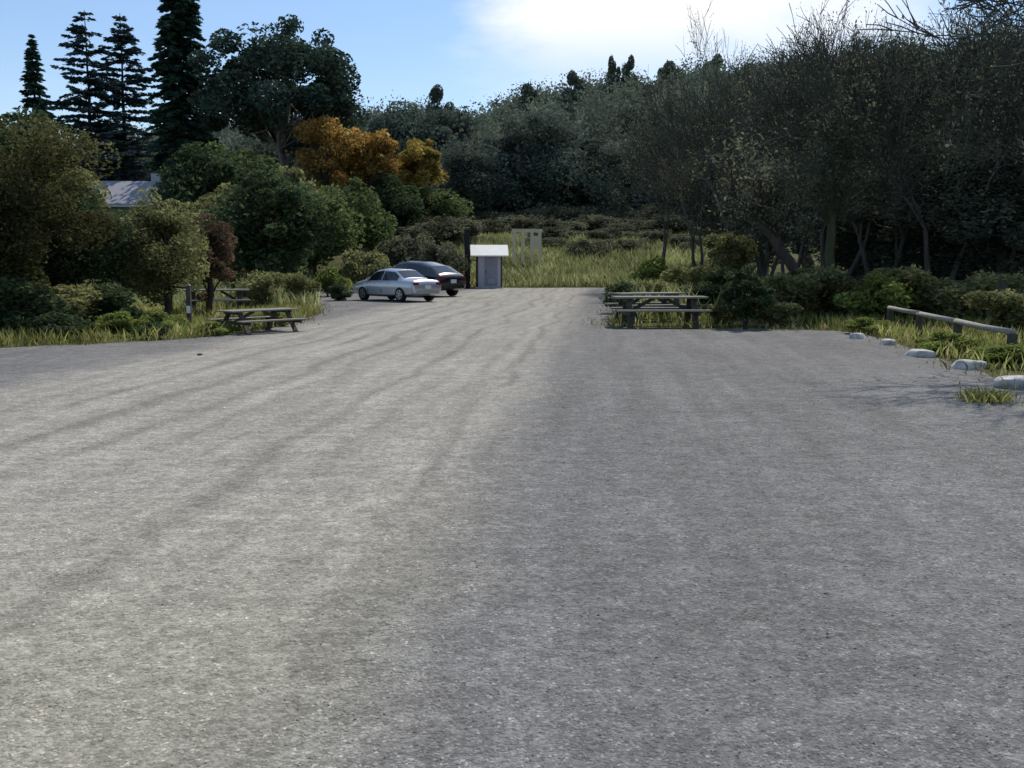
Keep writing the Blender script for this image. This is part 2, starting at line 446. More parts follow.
# ------------------------------------------------------------------ plants
def limb(mb, a, b, r0, r1, rng, n=5, wob=.06, sides=5):
    a, b = Vector(a), Vector(b); L = (b - a).length
    pts, rs = [], []
    for i in range(n + 1):
        t = i / n
        p = a.lerp(b, t)
        p.z += L * .10 * math.sin(t * PI)
        if 0 < i < n: p += Vector(rng.normal(0, wob * L / 2, 3))
        pts.append(p); rs.append(r0 + (r1 - r0) * t)
    mb.tube(pts, rs, sides)
    return pts

def broad(name, cat, label, H, Rr, zb, mat, seed, clumps=40, per=260, leaf=.16, bark='bark', stems=1, flat=.75, shell=.5, spread=.34, group=None, lobes=None, sx=1.0):
    """trunk + limbs + leafy crown made of many leaf faces in clumps"""
    rng = np.random.default_rng(seed)
    root = empty(name, label=label, cat=cat, group=group)
    zc, az = (H + zb) / 2, (H - zb) / 2
    cen, small = [], []
    while len(cen) < clumps:
        d = rng.normal(size=3); d /= np.linalg.norm(d)
        r = shell + (1 - shell) * rng.random()
        q = d * r * .86
        # uneven outline
        wob = 1 + .16 * math.sin(3 * math.atan2(d[1], d[0]) + seed) + .12 * math.sin(5 * d[2] + seed * 2)
        p = np.array([q[0] * Rr * wob * sx, q[1] * Rr * wob, zc + q[2] * az * (1 if q[2] > 0 else 1.0)])
        if rng.random() < .22: p = p * np.array([1.2, 1.2, 1]) + np.array([0, 0, az * .14 * (d[2] > 0)]); small.append(len(cen))
        if p[2] < zb * .9:
            if small and small[-1] == len(cen): small.pop()
            continue
        cen.append(p)
    cen = np.array(cen)
    mb = MB()
    tops = []
    for s in range(stems):
        off = Vector((0, 0, 0)) if stems == 1 else Vector((rng.normal(0, Rr * .12), rng.normal(0, Rr * .12), 0))
        th = max(zb * 1.0, H * .35) + (H - zb) * .25
        top = Vector((off.x * 2.2 + rng.normal(0, Rr * .08), off.y * 2.2 + rng.normal(0, Rr * .08), th))
        r0 = (H * .022 + .02) / math.sqrt(stems)
        pts = limb(mb, off + Vector((0, 0, -.15)), top, r0 * 1.25, r0 * .55, rng, 6, .04, 8)
        tops.append((pts, r0))
    for p in cen[:: max(1, len(cen) // 34)]:
        pts, r0 = tops[rng.integers(len(tops))]
        i = int(np.clip(round((p[2] * .6) / max(pts[-1].z, .1) * 6), 2, 6))
        limb(mb, pts[i], Vector(p), r0 * .42, r0 * .08, rng, 4, .10, 5)
    mb.build('trunk', M[bark], root, smooth=True)
    cr = Rr * spread * (.6 + .8 * rng.random(len(cen)))
    wgt = np.ones(len(cen)); cr[small] *= .55; wgt[small] = .4; wgt *= (.5 + rng.random(len(cen)))
    n = clumps * per
    idx = rng.choice(clumps, n, p=wgt / wgt.sum())
    g = rng.normal(size=(n, 3))
    g = g / np.maximum(1, np.linalg.norm(g, axis=1, keepdims=True) / 1.7)
    P = cen[idx] + g * (cr[idx] * .55)[:, None] * np.array([1, 1, flat])
    P[:, 2] = np.maximum(P[:, 2], .05)
    A = rng.normal(size=(n, 3)); A[:, 2] *= .6
    L = leaf * (.6 + .8 * rng.random(n))
    np_mesh('crown', leaf_quads(P, A, L, L * .5, rng), 4, M[mat], root)
    return root

def conifer(name, label, H, Rr, z0, mat, seed, whorls=34, perw=6, droop=.1, power=.9, leaf=.22, dens=9, gap=0.0, bark='bark', group=None, tips=0.0, fullness=1.0):
    rng = np.random.default_rng(seed)
    root = empty(name, label=label, cat='conifer', group=group)
    mb = MB()
    mb.tube([(rng.normal(0, .04), rng.normal(0, .04), H * t - (.3 if t == 0 else 0)) for t in np.linspace(0, 1, 9)], [max(.03, H * .014 * (1 - t) + .02) for t in np.linspace(0, 1, 9)], 8)
    PP, AA, LL = [], [], []
    for w in range(whorls):
        t = (w + rng.random() * .6) / whorls
        z = z0 + (H - z0) * t
        Lm = Rr * (1 - t) ** power
        if t < .12: Lm *= .6 + 3.2 * t
        for b in range(perw):
            if rng.random() < gap: continue
            az = rng.random() * 2 * PI
            L = Lm * (.55 + .55 * rng.random()) + .15
            dr = droop + rng.normal(0, .06)
            m = 5
            pts = []
            for k in range(m):
                u = k / (m - 1)
                pts.append(Vector((math.cos(az) * L * u, math.sin(az) * L * u, z - dr * L * u * 1.4 + tips * L * u * u + .12 * L * u * (1 - u))))
            mb.tube(pts, [max(.012, .028 * L * (1 - u * .85)) for u in np.linspace(0, 1, m)], 4, cap=False)
            nn = max(6, int(dens * L * fullness))
            us = .12 + .92 * rng.random(nn) ** .8
            px = np.array(pts)
            ii = np.clip((us * (m - 1)).astype(int), 0, m - 2); fr = us * (m - 1) - ii
            Q = px[ii] * (1 - fr)[:, None] + px[ii + 1] * fr[:, None]
            side = np.array([-math.sin(az), math.cos(az), 0])
            wd = L * .26 * (1.1 - us)
            offs = rng.uniform(-1, 1, nn) * (wd + .08)
            Q = Q + side[None] * offs[:, None]; Q[:, 2] += rng.normal(0, .06, nn) - abs(offs) * .12
            A = np.array([math.cos(az), math.sin(az), -.25])[None] + side[None] * np.sign(offs)[:, None] * .8 + rng.normal(0, .25, (nn, 3))
            PP.append(Q); AA.append(A); LL.append(leaf * (.6 + .8 * rng.random(nn)))
    mb.build('trunk', M[bark], root, smooth=True)
    P = np.concatenate(PP); A = np.concatenate(AA); L = np.concatenate(LL)
    np_mesh('crown', leaf_quads(P, A, L, L * .38, rng), 4, M[mat], root)
    return root

def bare(name, label, H, seed, mat='l_mist', leafn=2, depth=5, lean=(0, 0), bark='bark_grey', stems=3, spread=.55, leaf=.09, cat='tree', group=None, twigr=.008, keep=1.0):
    """fine twigged, thin leaved tree grown by repeated branching"""
    rng = np.random.default_rng(seed)
    root = empty(name, label=label, cat=cat, group=group)
    mb, tw = MB(), MB()
    tips = []
    def grow(p, d, L, r, dep):
        pts, rs = [p], [r]
        q, dd = p.copy(), d.copy()
        m = 3 if dep > 1 else 2
        for k in range(m):
            dd = (dd + Vector(rng.normal(0, .16, 3)) + Vector((0, 0, .05))).normalized()
            q = q + dd * L / m
            pts.append(q.copy()); rs.append(r * (1 - .38 * (k + 1) / m))
        (mb if dep >= 3 else tw).tube(pts, rs, 6 if dep >= 4 else (4 if dep >= 3 else 3), cap=False)
        if dep == 0:
            tips.extend(pts[1:]); return
        if dep <= 2: tips.extend(pts[1:])
        nb = 3 if dep <= 4 else 2
        if dep >= 3: nb += int(rng.random() < .4)
        for b in range(nb):
            ax = Vector(rng.normal(size=3)).cross(dd).normalized()
            ang = spread * (.5 + .9 * rng.random())
            nd = (Matrix.Rotation(ang, 3, ax) @ dd)
            src = pts[-1] if b < 2 else pts[max(1, len(pts) - 2)]
            grow(src.copy(), nd.normalized(), L * (.66 + .2 * rng.random()), max(twigr, rs[-1] * (.62 if b else .78)), dep - 1)
    for s in range(stems):
        a = 2 * PI * s / stems + rng.random()
        d = Vector((math.cos(a) * .22 + lean[0], math.sin(a) * .22 + lean[1], 1)).normalized()
        grow(Vector((math.cos(a) * .15 * (stems > 1), math.sin(a) * .15 * (stems > 1), -.2)), d, H * .26, H * .016 / math.sqrt(stems) + .035, depth)
    mb.build('trunk', M[bark], root, smooth=True)
    tw.build('twigs', M['twig'], root)
    if leafn:
        T = np.array([tuple(t) for t in tips])
        T = T[rng.random(len(T)) < keep]
        P = np.repeat(T, leafn, 0); P = P + rng.normal(0, .13, P.shape)
        P = P[P[:, 2] > .3]
        L = leaf * (.6 + .8 * rng.random(len(P)))
        np_mesh('leaves', leaf_quads(P, rng.normal(size=P.shape), L, L * .45, rng), 4, M[mat], root)
    return root

def put(o, p, rz=0.0, s=1.0):
    o.location = p; o.rotation_euler = (0, 0, rz); o.scale = s if hasattr(s, '__len__') else (s, s, s)
    return o

def gpos(px, Y, py=HOR, dz=0.0):
    p = at(px, Y, py); return Vector((p.x, Y, float(hz(p.x, Y)) + dz))

# ------------------------------------------------------------------ built things
def picnic_table(loc, rz, label, group):
    root = empty('picnic_table', loc, rz, label, 'picnic table', group)
    mb = MB()
    for k in range(5): mb.box((0, -.30 + .15 * k, .745), (1.95, .14, .042))
    mb.build('tabletop', M['wood'], root, bevel=.006)
    for s in (-1, 1):
        mb = MB()
        for k in range(2): mb.box((0, s * (.66 + .145 * k) - s * .07, .445), (1.95, .135, .042))
        mb.build('seat', M['wood'], root, bevel=.006)
    for e in (-1, 1):
        for s in (-1, 1):
            MB().bar((e * .68, s * .60, 0), (e * .68, s * .22, .722), .05, .12, (1, 0, 0)).build('leg', M['wood_dark'], root, bevel=.004)
        MB().box((e * .733, 0, .374), (.05, 1.5, .10)).build('seat_beam', M['wood_dark'], root, bevel=.004)
        MB().box((e * .733, 0, .68), (.05, .66, .08)).build('top_beam', M['wood_dark'], root, bevel=.004)
        MB().bar((e * .64, 0, .40), (e * .12, 0, .715), .045, .08).build('brace', M['wood_dark'], root)
    return root

def vault_toilet(loc, rz, label):
    root = empty('vault_toilet', loc, rz, label, 'toilet cabin')
    W, D, Hh = 1.42, 1.6, 1.9
    m = MB(); m.box((0, 0, .05), (1.7, 1.9, .1)); m.build('slab', M['stone'], root, bevel=.01)
    # walls as four panels
    m = MB()
    m.box((0, -D / 2, .1 + Hh / 2), (W, .08, Hh)); m.box((0, D / 2, .1 + Hh / 2), (W, .08, Hh))
    m.box((-W / 2 + .04, 0, .1 + Hh / 2), (.08, D - .084, Hh)); m.box((W / 2 - .04, 0, .1 + Hh / 2), (.08, D - .084, Hh))
    m.build('wall', M['shed'], root, bevel=.008)
    for x in (-W / 2 - .012, W / 2 + .012):
        for y in (-D / 2 - .045, D / 2 + .045):
            MB().box((x, y, .1 + Hh / 2), (.09, .09, Hh)).build('corner_post', M['wood_dark'], root)
    door = MB().box((.1, -D / 2 - .053, 1.05), (.78, .03, 1.74)).build('door', M['shed_door'], root, bevel=.006)
    m = MB(); m.box((-.22, -D / 2 - .09, 1.02), (.03, .05, .16)); m.build('handle', M['black'], door)
    m = MB()
    for k in range(5): m.box((.1, -D / 2 - .075, .36 + .05 * k), (.4, .014, .03))
    m.build('vent_grille', M['shed'], door)
    # gable roof, slope facing the lot
    ro = MB()
    e0, rg, ov = Hh + .02, Hh + .66, 1.16
    x = 1.13
    for s in (-1, 1):
        a = [(-x, s * ov, e0), (x, s * ov, e0), (x, 0, rg), (-x, 0, rg)]
        b = [(p[0], p[1], p[2] + .07) for p in a]
        ro.add(a + b, [(0, 1, 2, 3), (7, 6, 5, 4), (0, 4, 5, 1), (1, 5, 6, 2), (2, 6, 7, 3), (3, 7, 4, 0)])
    ro.build('roof', M['white'], root)
    for s in (-1, 1):
        MB().add([(s * (W / 2 - .03), -D / 2, Hh + .1), (s * (W / 2 - .03), D / 2, Hh + .1), (s * (W / 2 - .03), 0, rg - .03)], [(0, 1, 2)]).build('gable', M['shed'], root)
    p = MB(); p.tube([(-1.32, -.5, .0), (-1.32, -.5, 3.45)], .17, 14); o = p.build('vent_pipe', M['black'], root)
    MB().tube([(-1.32, -.5, 3.452), (-1.32, -.5, 3.53)], [.21, .19], 14).build('cap', M['black'], o)
    MB().tube([(-1.32, -.5, 1.7), (-.74, -.5, 1.7)], .03, 6).build('bracket', M['black'], o)
    return root

CARX = [0, .04, .16, .80, 1.50, 2.35, 2.85, 3.55, 4.25, 4.50, 4.60]
def car(loc, rz, label, paint, hatch=0.0, group=None, sc_=1.0):
    root = empty('parked_car', loc, rz, label, 'car', group)
    root.scale = (sc_,) * 3
    T = dict(zb=[.42, .34, .28, .25, .24, .23, .23, .23, .25, .30, .40],
             belt=[.62, .76, .86, .91, .92, .91, .90, .88, .76, .66, .56],
             top=[.70, .86, .97, 1.02 + .28 * hatch, 1.40 + .06 * hatch, 1.45 + .06 * hatch, 1.40 + .05 * hatch, 1.0, .86, .74, .62],
             w=[.72, .80, .85, .88, .89, .89, .89, .89, .86, .78, .70],
             wr=[.62, .68, .71, .70 - .08 * hatch, .575, .59, .585, .72, .70, .62, .55])
    xs = np.linspace(0, 4.6, 185)
    fine = np.linspace(-.2, 4.8, 401)
    ker = np.hanning(15); ker /= ker.sum()
    def prof(k):
        v = np.interp(fine, CARX, T[k]); v2 = np.convolve(np.pad(v, 7, 'edge'), ker, 'valid')
        e = np.clip(np.minimum(fine, 4.6 - fine) / .15, 0, 1)
        return lambda x: np.interp(x, fine, v * (1 - e) + v2 * e)
    pf = {k: prof(k) for k in T}
    def sec(x):
        zb, be, tp, w, wr = (float(pf[k](x)) for k in ('zb', 'belt', 'top', 'w', 'wr'))
        mid = zb + (be - zb) * .55
        return [(0, zb), (w * .82, zb), (w * .96, zb + .08), (w, mid), (w * .985, be - .05), (w * .955, be), (wr * 1.02, tp - .075 * min(1, (tp - be) / .3 + .15)), (wr * .9, tp - .02), (wr * .5, tp + .012), (0, tp + .02)]
    vs, fs = [], []
    S = [sec(x) for x in xs]; m = len(S[0]); ring = 2 * m - 2
    for x, s in zip(xs, S):
        full = [(x - 2.3, y, z) for y, z in s] + [(x - 2.3, -y, z) for y, z in s[-2:0:-1]]
        vs += full
    for i in range(len(xs) - 1):
        for k in range(ring):
            k2 = (k + 1) % ring
            fs.append((i * ring + k, i * ring + k2, (i + 1) * ring + k2, (i + 1) * ring + k))
    fs.append(tuple(range(ring))); fs.append(tuple((len(xs) - 1) * ring + k for k in range(ring))[::-1])
    mb = MB(); mb.v = vs; mb.f = fs
    body = mb.build('body', paint, root, smooth=True)
    WX = (.90 - 2.3, 3.62 - 2.3)
    cut = MB()
    for wx in WX:
        for s in (-1, 1):
            cut.tube([(wx, s * .58, .33), (wx, s * 1.2, .33)], .375, 28)
    co = cut.build('arch_cut', paint)
    md = body.modifiers.new('arch', 'BOOLEAN'); md.object = co; md.operation = 'DIFFERENCE'; md.solver = 'EXACT'
    dg = bpy.context.evaluated_depsgraph_get(); dg.update()
    me = bpy.data.meshes.new_from_object(body.evaluated_get(dg))
    body.modifiers.clear(); body.data = me; me.set_sharp_from_angle(angle=.7)
    bpy.data.objects.remove(co)
    # glass patches
    def side_glass(x0, x1, s):
        v, f = [], []
        n = 14
        for i in range(n + 1):
            x = x0 + (x1 - x0) * i / n; q = sec(x)
            a, b = np.array(q[5]), np.array(q[6])
            lo, hi = a + (b - a) * .06, a + (b - a) * .95
            for p in (lo, hi): v.append((x - 2.3, s * (p[0] + .006), p[1]))
        for i in range(n): f.append((2 * i, 2 * i + 2, 2 * i + 3, 2 * i + 1))
        MB().add(v, f).build('side_window', M['glass'], root)
    for s in (-1, 1):
        side_glass(1.12 - .25 * hatch, 2.18, s); side_glass(2.26, 3.22, s)
    def top_glass(name, x0, x1):
        v, f = [], []
        n, k = 10, 8
        for i in range(n + 1):
            x = x0 + (x1 - x0) * i / n; q = sec(x)
            hw = q[7][0] * 1.0
            for j in range(k + 1):
                y = -hw + 2 * hw * j / k
                zz = np.interp(abs(y), [q[9][0], q[8][0], q[7][0]], [q[9][1], q[8][1], q[7][1]])
                v.append((x - 2.3, y, zz + .007))
        for i in range(n):
            for j in range(k): f.append((i * (k + 1) + j, (i + 1) * (k + 1) + j, (i + 1) * (k + 1) + j + 1, i * (k + 1) + j + 1))
        MB().add(v, f).build(name, M['glass'], root, smooth=True)
    if hatch: top_glass('rear_window', .24, .78)
    else: top_glass('rear_window', .86, 1.44)
    top_glass('windscreen', 2.92, 3.48)
    for wx in WX:
        for s in (-1, 1):
            w = empty('wheel', (wx, s * .79, .33)); w.parent = root
            p = [(0, -.11, 0), (0, -.10, 0), (0, .10, 0), (0, .11, 0)]
            MB().tube([(0, -.105, 0), (0, -.085, 0), (0, .085, 0), (0, .105, 0)], [.29, .325, .325, .29], 28).build('tyre', M['rubber'], w, smooth=False)
            r_ = MB().tube([(0, s * .05, 0), (0, s * .112, 0)], [.21, .205], 24)
            r_.build('rim', M['rim'], w)
            for k in range(5):
                t = 2 * PI * k / 5
                MB().tube([(.13 * math.cos(t), s * .1135, .13 * math.sin(t)), (.13 * math.cos(t), s * .115, .13 * math.sin(t))], .045, 10).build('rim_slot', M['black'], w)
    for s in (-1, 1):
        MB().box((-2.22, s * .62, .80), (.16, .30, .13), taper=.1).build('tail_light', M['red'], root, bevel=.02)
        MB().box((2.17, s * .58, .66), (.16, .30, .11), taper=.1).build('headlight', M['lamp'], root, bevel=.02)
        MB().box((.78, s * .97, .97), (.12, .16, .11), taper=.2).build('wing_mirror', paint, root, bevel=.02)
        for hx in (-.62, .42): MB().box((hx, s * .888, .80), (.16, .03, .03)).build('door_handle', paint, root, bevel=.006)
        for gx in (-.08, .93): MB().bar((gx, s * .893, .36), (gx, s * .872, .86), .012, .012).build('door_seam', M['black'], root)
    MB().box((-2.285, 0, .45), (.10, 1.36, .16), taper=.1).build('rear_bumper', paint, root, bevel=.03)
    MB().box((2.26, 0, .42), (.12, 1.34, .18), taper=.1).build('front_bumper', paint, root, bevel=.03)
    MB().box((-2.33, 0, .66), (.02, .31, .155)).build('number_plate', M['plate'], root)
    return root

def boulder(loc, size, rz, seed, label, name='edge_boulder', mat='stone', group='pale boulders edging the lot'):
    rng = np.random.default_rng(seed)
    bm = bmesh.new(); bmesh.ops.create_icosphere(bm, subdivisions=3, radius=1)
    ph = rng.random(9) * 6
    for v in bm.verts:
        p = v.co.normalized()
        k = 1 + .14 * math.sin(3 * p.x + ph[0]) * math.sin(2.6 * p.y + ph[1]) + .1 * math.sin(5 * p.z + ph[2] + 2 * p.x) + .05 * math.sin(9 * p.y + ph[3] + 4 * p.x) + rng.normal(0, .012)
        q = p * k
        # chiselled facets
        for a in range(4):
            nrm = Vector((math.cos(ph[4] + a * 1.6), math.sin(ph[4] + a * 1.6), .35 * math.sin(ph[5] + a))).normalized()
            dd = q.dot(nrm)
            if dd > .66: q -= nrm * (dd - .66) * .92
        if q.z > .62: q.z = .62 + (q.z - .62) * .35
        v.co = (q.x * size[0], q.y * size[1], q.z * size[2])
    me = bpy.data.meshes.new(name); bm.to_mesh(me); bm.free(); me.shade_smooth(); me.materials.append(M[mat])
    o = bpy.data.objects.new(name, me); COL.objects.link(o)
    o.location = (loc[0], loc[1], loc[2] + size[2] * .12); o.rotation_euler = (0, 0, rz)
    return tag(o, label, 'boulder', group)

def rail_fence(pts, label, rails, ph, mat='wood_rail', postm='wood_dark', rr=.07, log=True):
    a = Vector(pts[0])
    root = empty('rail_fence', a, 0, label, 'fence')
    P = [Vector(p) - a for p in pts]
    for p in P:
        MB().tube([p + Vector((0, 0, -.2)), p + Vector((0, 0, ph))], [.085, .075], 9).build('post', M[postm], root)
    for i in range(len(P) - 1):
        for z in rails:
            d = (P[i + 1] - P[i]).normalized()
            sag = Vector((0, 0, random.uniform(-.02, .02)))
            q = [P[i] - d * .12 + Vector((0, 0, z)), P[i].lerp(P[i + 1], .5) + Vector((random.uniform(-.02, .02), 0, z)) + sag, P[i + 1] + d * .02 + Vector((0, 0, z + random.uniform(-.02, .02)))]
            MB().tube(q, [rr * 1.05, rr, rr * .9], 9).build('rail', M[mat], root, smooth=True)
    return root

# ================================================================== BUILD
build_ground()
build_lot()

# ---- vault toilet, frame, cars
p = ground(489, 288.5)
vault_toilet((p.x, p.y, 0), 0.06, 'small grey toilet cabin with pale roof and tall black vent pipe')

p = at(527, 72)
fr = empty('wooden_frame', (p.x, 72, 0), .1, 'open pale wooden post frame standing in the meadow behind the toilet cabin', 'frame'); fr.scale = (1, 1, .96)
for x in (-.92, -.3, .35, .92): MB().box((x, 0, 1.95), (.22, .22, 3.9)).build('post', M['tan'], fr, bevel=.01)
MB().box((0, 0, 3.98), (2.2, .2, .26)).build('top_beam', M['tan'], fr, bevel=.01)
MB().box((.62, -.07, 3.1), (.5, .05, 1.0)).build('board', M['tan'], fr, bevel=.005)

car((-4.75, 40.8, .03), PI - .80, 'silver sedan parked nearest, its rear window shining, tail towards the lot', M['silver_car'], sc_=.90, group='cars parked at the far left of the lot')
car((-4.45, 46.8, .03), PI - .75, 'black hatchback parked just beyond the silver sedan', M['black_car'], hatch=1.0, sc_=1.07, group='cars parked at the far left of the lot')

# ---- picnic tables
G = 'wooden picnic tables beside the lot'
picnic_table((3.62, 24.5, 0), .02, 'weathered picnic table at the near corner of the right bed, seen side on', G).scale = (1.16, 1, 1)
picnic_table((3.75, 27.4, 0), .35, 'weathered picnic table standing behind the near one in the right bed', G)
picnic_table((-5.75, 22.6, 0), .85, 'weathered picnic table set at an angle on the left edge of the lot', G).scale = (.92, .92, .70)
picnic_table((-9.1, 30.8, 0), .3, 'pale picnic table in the grass farther back on the left verge', G)

# ---- posts
def marker_post(loc, h, label, band=True, r=.05):
    root = empty('marker_post', loc, 0, label, 'post')
    MB().box((0, 0, h / 2), (r * 2, r * 2, h)).build('shaft', M['wood_dark'], root, bevel=.01)
    if band: MB().add([(-r, -r, h + .003), (r, -r, h + .003), (r, r, h + .003), (-r, r, h + .003), (0, 0, h + .07)], [(0, 1, 4), (1, 2, 4), (2, 3, 4), (3, 0, 4)]).build('cap', M['wood_rail'], root)
    if band: MB().box((0, -r - .008, h * .48), (r * 1.7, .012, .17)).build('sign_plate', M['white'], root)
    return root
p = ground(190, 331); marker_post((p.x, p.y, 0), 1.05, 'short dark wooden post with a small white plate left of the picnic table')
p = at(1004, 23.2); marker_post((p.x, p.y, 0), 1.15, 'dark fence post standing alone behind the log rail at the right', False, .08)

# ---- boulders along the right edge
spots = [((857, 340), (.20, .18, .15), 'smallest pale boulder, farthest along the right edge of the lot'),
         ((888, 346), (.27, .2, .13), 'flat pale boulder, second from the far end of the right edge row'),
         ((920, 358), (.36, .24, .15), 'long low greyish boulder in the middle of the right edge row'),
         ((968, 371), (.26, .2, .17), 'rounded white boulder second nearest along the right edge row'),
         ((1016, 389), (.38, .24, .16), 'long white boulder nearest the camera, cut by the right side of the photo')]
for i, ((px, py), s, lb) in enumerate(spots):
    q = ground(px, py); boulder((q.x, q.y, .02), s, i * .9, 20 + i, lb)
q = ground(200, 357); boulder((q.x, q.y, .02), (.07, .06, .05), 1, 40, 'small dark stone lying on the gravel in front of the left picnic table', 'loose_stone', 'bark_grey', None)

# ---- log rail fences at the right
rail_fence([(8.95, 23.6, 0), (8.55, 20.9, 0), (8.15, 18.2, 0), (7.75, 15.4, 0)], 'low silvery log rail on short posts in the grass along the right edge', (.52,), .50, rr=.05)
rail_fence([(11.6, 28.5, 0), (13.9, 27.2, 0), (16.2, 26, 0), (18.5, 25, 0)], 'dark two rail wooden fence in the shade under the trees at far right', (.55, 1.05), 1.2, 'wood_dark', 'wood_dark', .055)

# ---- house
hx, hy = -31.5, 82.0
hb = float(hz(hx, hy)) - 2.6
house = empty('house', (hx, hy, hb), .12, 'grey roofed pale house half hidden among the trees on the left', 'house')
hw, hd, he, hr = 9.0, 7.0, 5.0, 6.9
m = MB()
m.box((0, -hd / 2, he / 2), (hw, .2, he)); m.box((0, hd / 2, he / 2), (hw, .2, he))
for s in (-1, 1):
    m.add([(s * hw / 2, -hd / 2, 0), (s * hw / 2, hd / 2, 0), (s * hw / 2, hd / 2, he), (s * hw / 2, 0, hr - .1), (s * hw / 2, -hd / 2, he)], [(0, 1, 2, 3, 4)])
m.build('wall', M['housewall'], house)
m = MB()
for s in (-1, 1):
    a = [(-hw / 2 - .4, s * (hd / 2 + .5), he - .12), (hw / 2 + .4, s * (hd / 2 + .5), he - .12), (hw / 2 + .4, 0, hr), (-hw / 2 - .4, 0, hr)]
    b = [(q[0], q[1], q[2] + .16) for q in a]
    m.add(a + b, [(0, 1, 2, 3), (7, 6, 5, 4), (0, 4, 5, 1), (1, 5, 6, 2), (2, 6, 7, 3), (3, 7, 4, 0)])
rf = m.build('roof', M['roof'], house)
MB().box((2.4, 1.0, hr + .2), (.7, .6, 1.3)).build('chimney', M['housewall'], rf, bevel=.02)
for x in (-3.0, -.6, 2.2):
    w = MB().box((x, -hd / 2 - .12, 3.5), (1.2, .05, 1.25)).build('window', M['window'], house)
    f = MB()
    for dx in (-.63, .63): f.box((x + dx, -hd / 2 - .14, 3.5), (.08, .1, 1.42))
    for dz in (-.67, .67): f.box((x, -hd / 2 - .14, 3.5 + dz), (1.18, .1, .08))
    f.build('frame', M['white'], w)
MB().box((0, -hd / 2 - .62, he - .14), (hw + .8, .12, .16)).build('gutter', M['white'], house)

# ---- conifers and big trees at the left
def tall(px, Y, top): return height_to(top, Y) - float(hz(at(px, Y).x, Y))
c = conifer('conifer', 'small narrow spire conifer on the skyline at far left', tall(33, 118, 34), 3.2, 2, 'l_con', 101, 50, 10, .1, .8, .28, 32)
put(c, gpos(33, 118, 60))
c = conifer('conifer', 'open layered conifer with gappy branches, left of the close pair', tall(87, 100, 10), 5.8, 3, 'l_con2', 102, 30, 8, .04, .62, .24, 25, .2, tips=.06)
put(c, gpos(87, 100, 60))
c = conifer('conifer', 'open layered conifer with bare trunk base, right of the close pair', tall(122, 103, 13), 5.2, 4, 'l_con2', 103, 28, 8, .04, .62, .24, 25, .22, tips=.06)
put(c, gpos(122, 103, 60))
c = conifer('redwood', 'tall dense dark conifer with its thin top reaching beyond the photo', tall(182, 92, -48), 3.3, 1.0, 'l_con', 104, 76, 10, .2, .40, .26, 32, .06)
put(c, gpos(180, 92, 60))
H = tall(283, 88, 20) * 1.0
t = broad('broad_tree', 'tree', 'huge dark round crowned tree with pale trunks behind the orange trees', H, 7.6, H * .36, 'l_big', 105, 96, 400, .20, 'bark_pale', stems=5, shell=.5, spread=.20)
put(t, gpos(285, 88, 90))
# autumn trees
au = [('l_orange', 326, 84, 110, 2.6, 'tall orange leaved tree, leftmost of the autumn colour, beside the huge dark tree'),
      ('l_orange', 372, 88, 122, 2.6, 'orange and rust tree in the middle of the autumn colour'),
      ('l_yellow', 418, 92, 136, 2.4, 'shorter yellow orange tree at the right end of the autumn colour'),
      ('l_yellow', 352, 90, 140, 1.7, 'yellow tinged tree in the gap behind the two orange ones')]
for i, (mt, px, Y, top, r, lb) in enumerate(au):
    H = tall(px, Y, top)
    put(broad('autumn_tree', 'tree', lb, H, r, H * .4, mt, 110 + i, 40, 260, .15, spread=.36, group='autumn trees left of the meadow'), gpos(px, Y, 150))

# ---- oak prototypes for the middle distance
def place_set(protos, rows, name_group):
    used = [False] * len(protos)
    for px, Y, top, wid, k, lb in rows:
        base, H0, R0 = protos[k]
        pos = gpos(px, Y, (top * .6 + HOR * .4)); H = height_to(top, Y) - pos.z
        s = (wid / R0, wid / R0, H / H0)
        rz = random.random() * 6.28
        if not used[k]:
            o = put(base, pos, rz, s); used[k] = True
        else: o = dup(base, pos, rz, s)
        tag(o, lb, None, name_group)

oakA = (broad('oak_tree', 'tree', None, 8, 4, .5, 'l_oakfar_haze', 120, 60, 480, .14), 8, 4)
oakB = (broad('oak_tree', 'tree', None, 9, 3.6, .6, 'l_oakfar_haze', 121, 60, 480, .14, spread=.3), 9, 3.6)
place_set([oakA, oakB], [
    (468, 112, 146, 5.0, 0, 'dark round oak at the foot of the hill right of the orange trees'),
    (505, 118, 136, 5.2, 1, 'dark oak at the foot of the hill straight above the pale cabin roof'),
    (545, 115, 116, 6.2, 0, 'tallest dark oak at the foot of the hill, above the wooden frame'),
    (588, 120, 138, 5.2, 1, 'dark oak at the foot of the hill above the left part of the meadow'),
    (625, 112, 146, 5.0, 0, 'dark oak at the foot of the hill above the middle of the meadow'),
    (660, 118, 136, 5.5, 1, 'dark oak at the foot of the hill beside the misty bare trees'),
    (700, 112, 128, 5.5, 0, 'dark oak showing faintly through the misty bare trees'),
    (436, 150, 84, 3.6, 1, 'narrow dark tree poking up on the skyline right of the huge round tree'),
    (400, 135, 106, 6.0, 0, 'dark oak behind the orange trees on the near slope'),
    (455, 150, 112, 5.5, 0, 'dark oak on the near slope above the right end of the autumn trees')], 'dark oaks at the foot of the hill')
dk = (broad('bushy_tree', 'tree', None, 5, 2.4, .7, 'l_dark', 130, 40, 300, .12), 5, 2.4)
gr = (broad('bushy_tree', 'tree', None, 5, 2.4, .5, 'l_green', 131, 40, 280, .12), 5, 2.4)
ol = (broad('bushy_tree', 'tree', None, 5, 2.4, .3, 'l_olive', 132, 44, 280, .11), 5, 2.4)
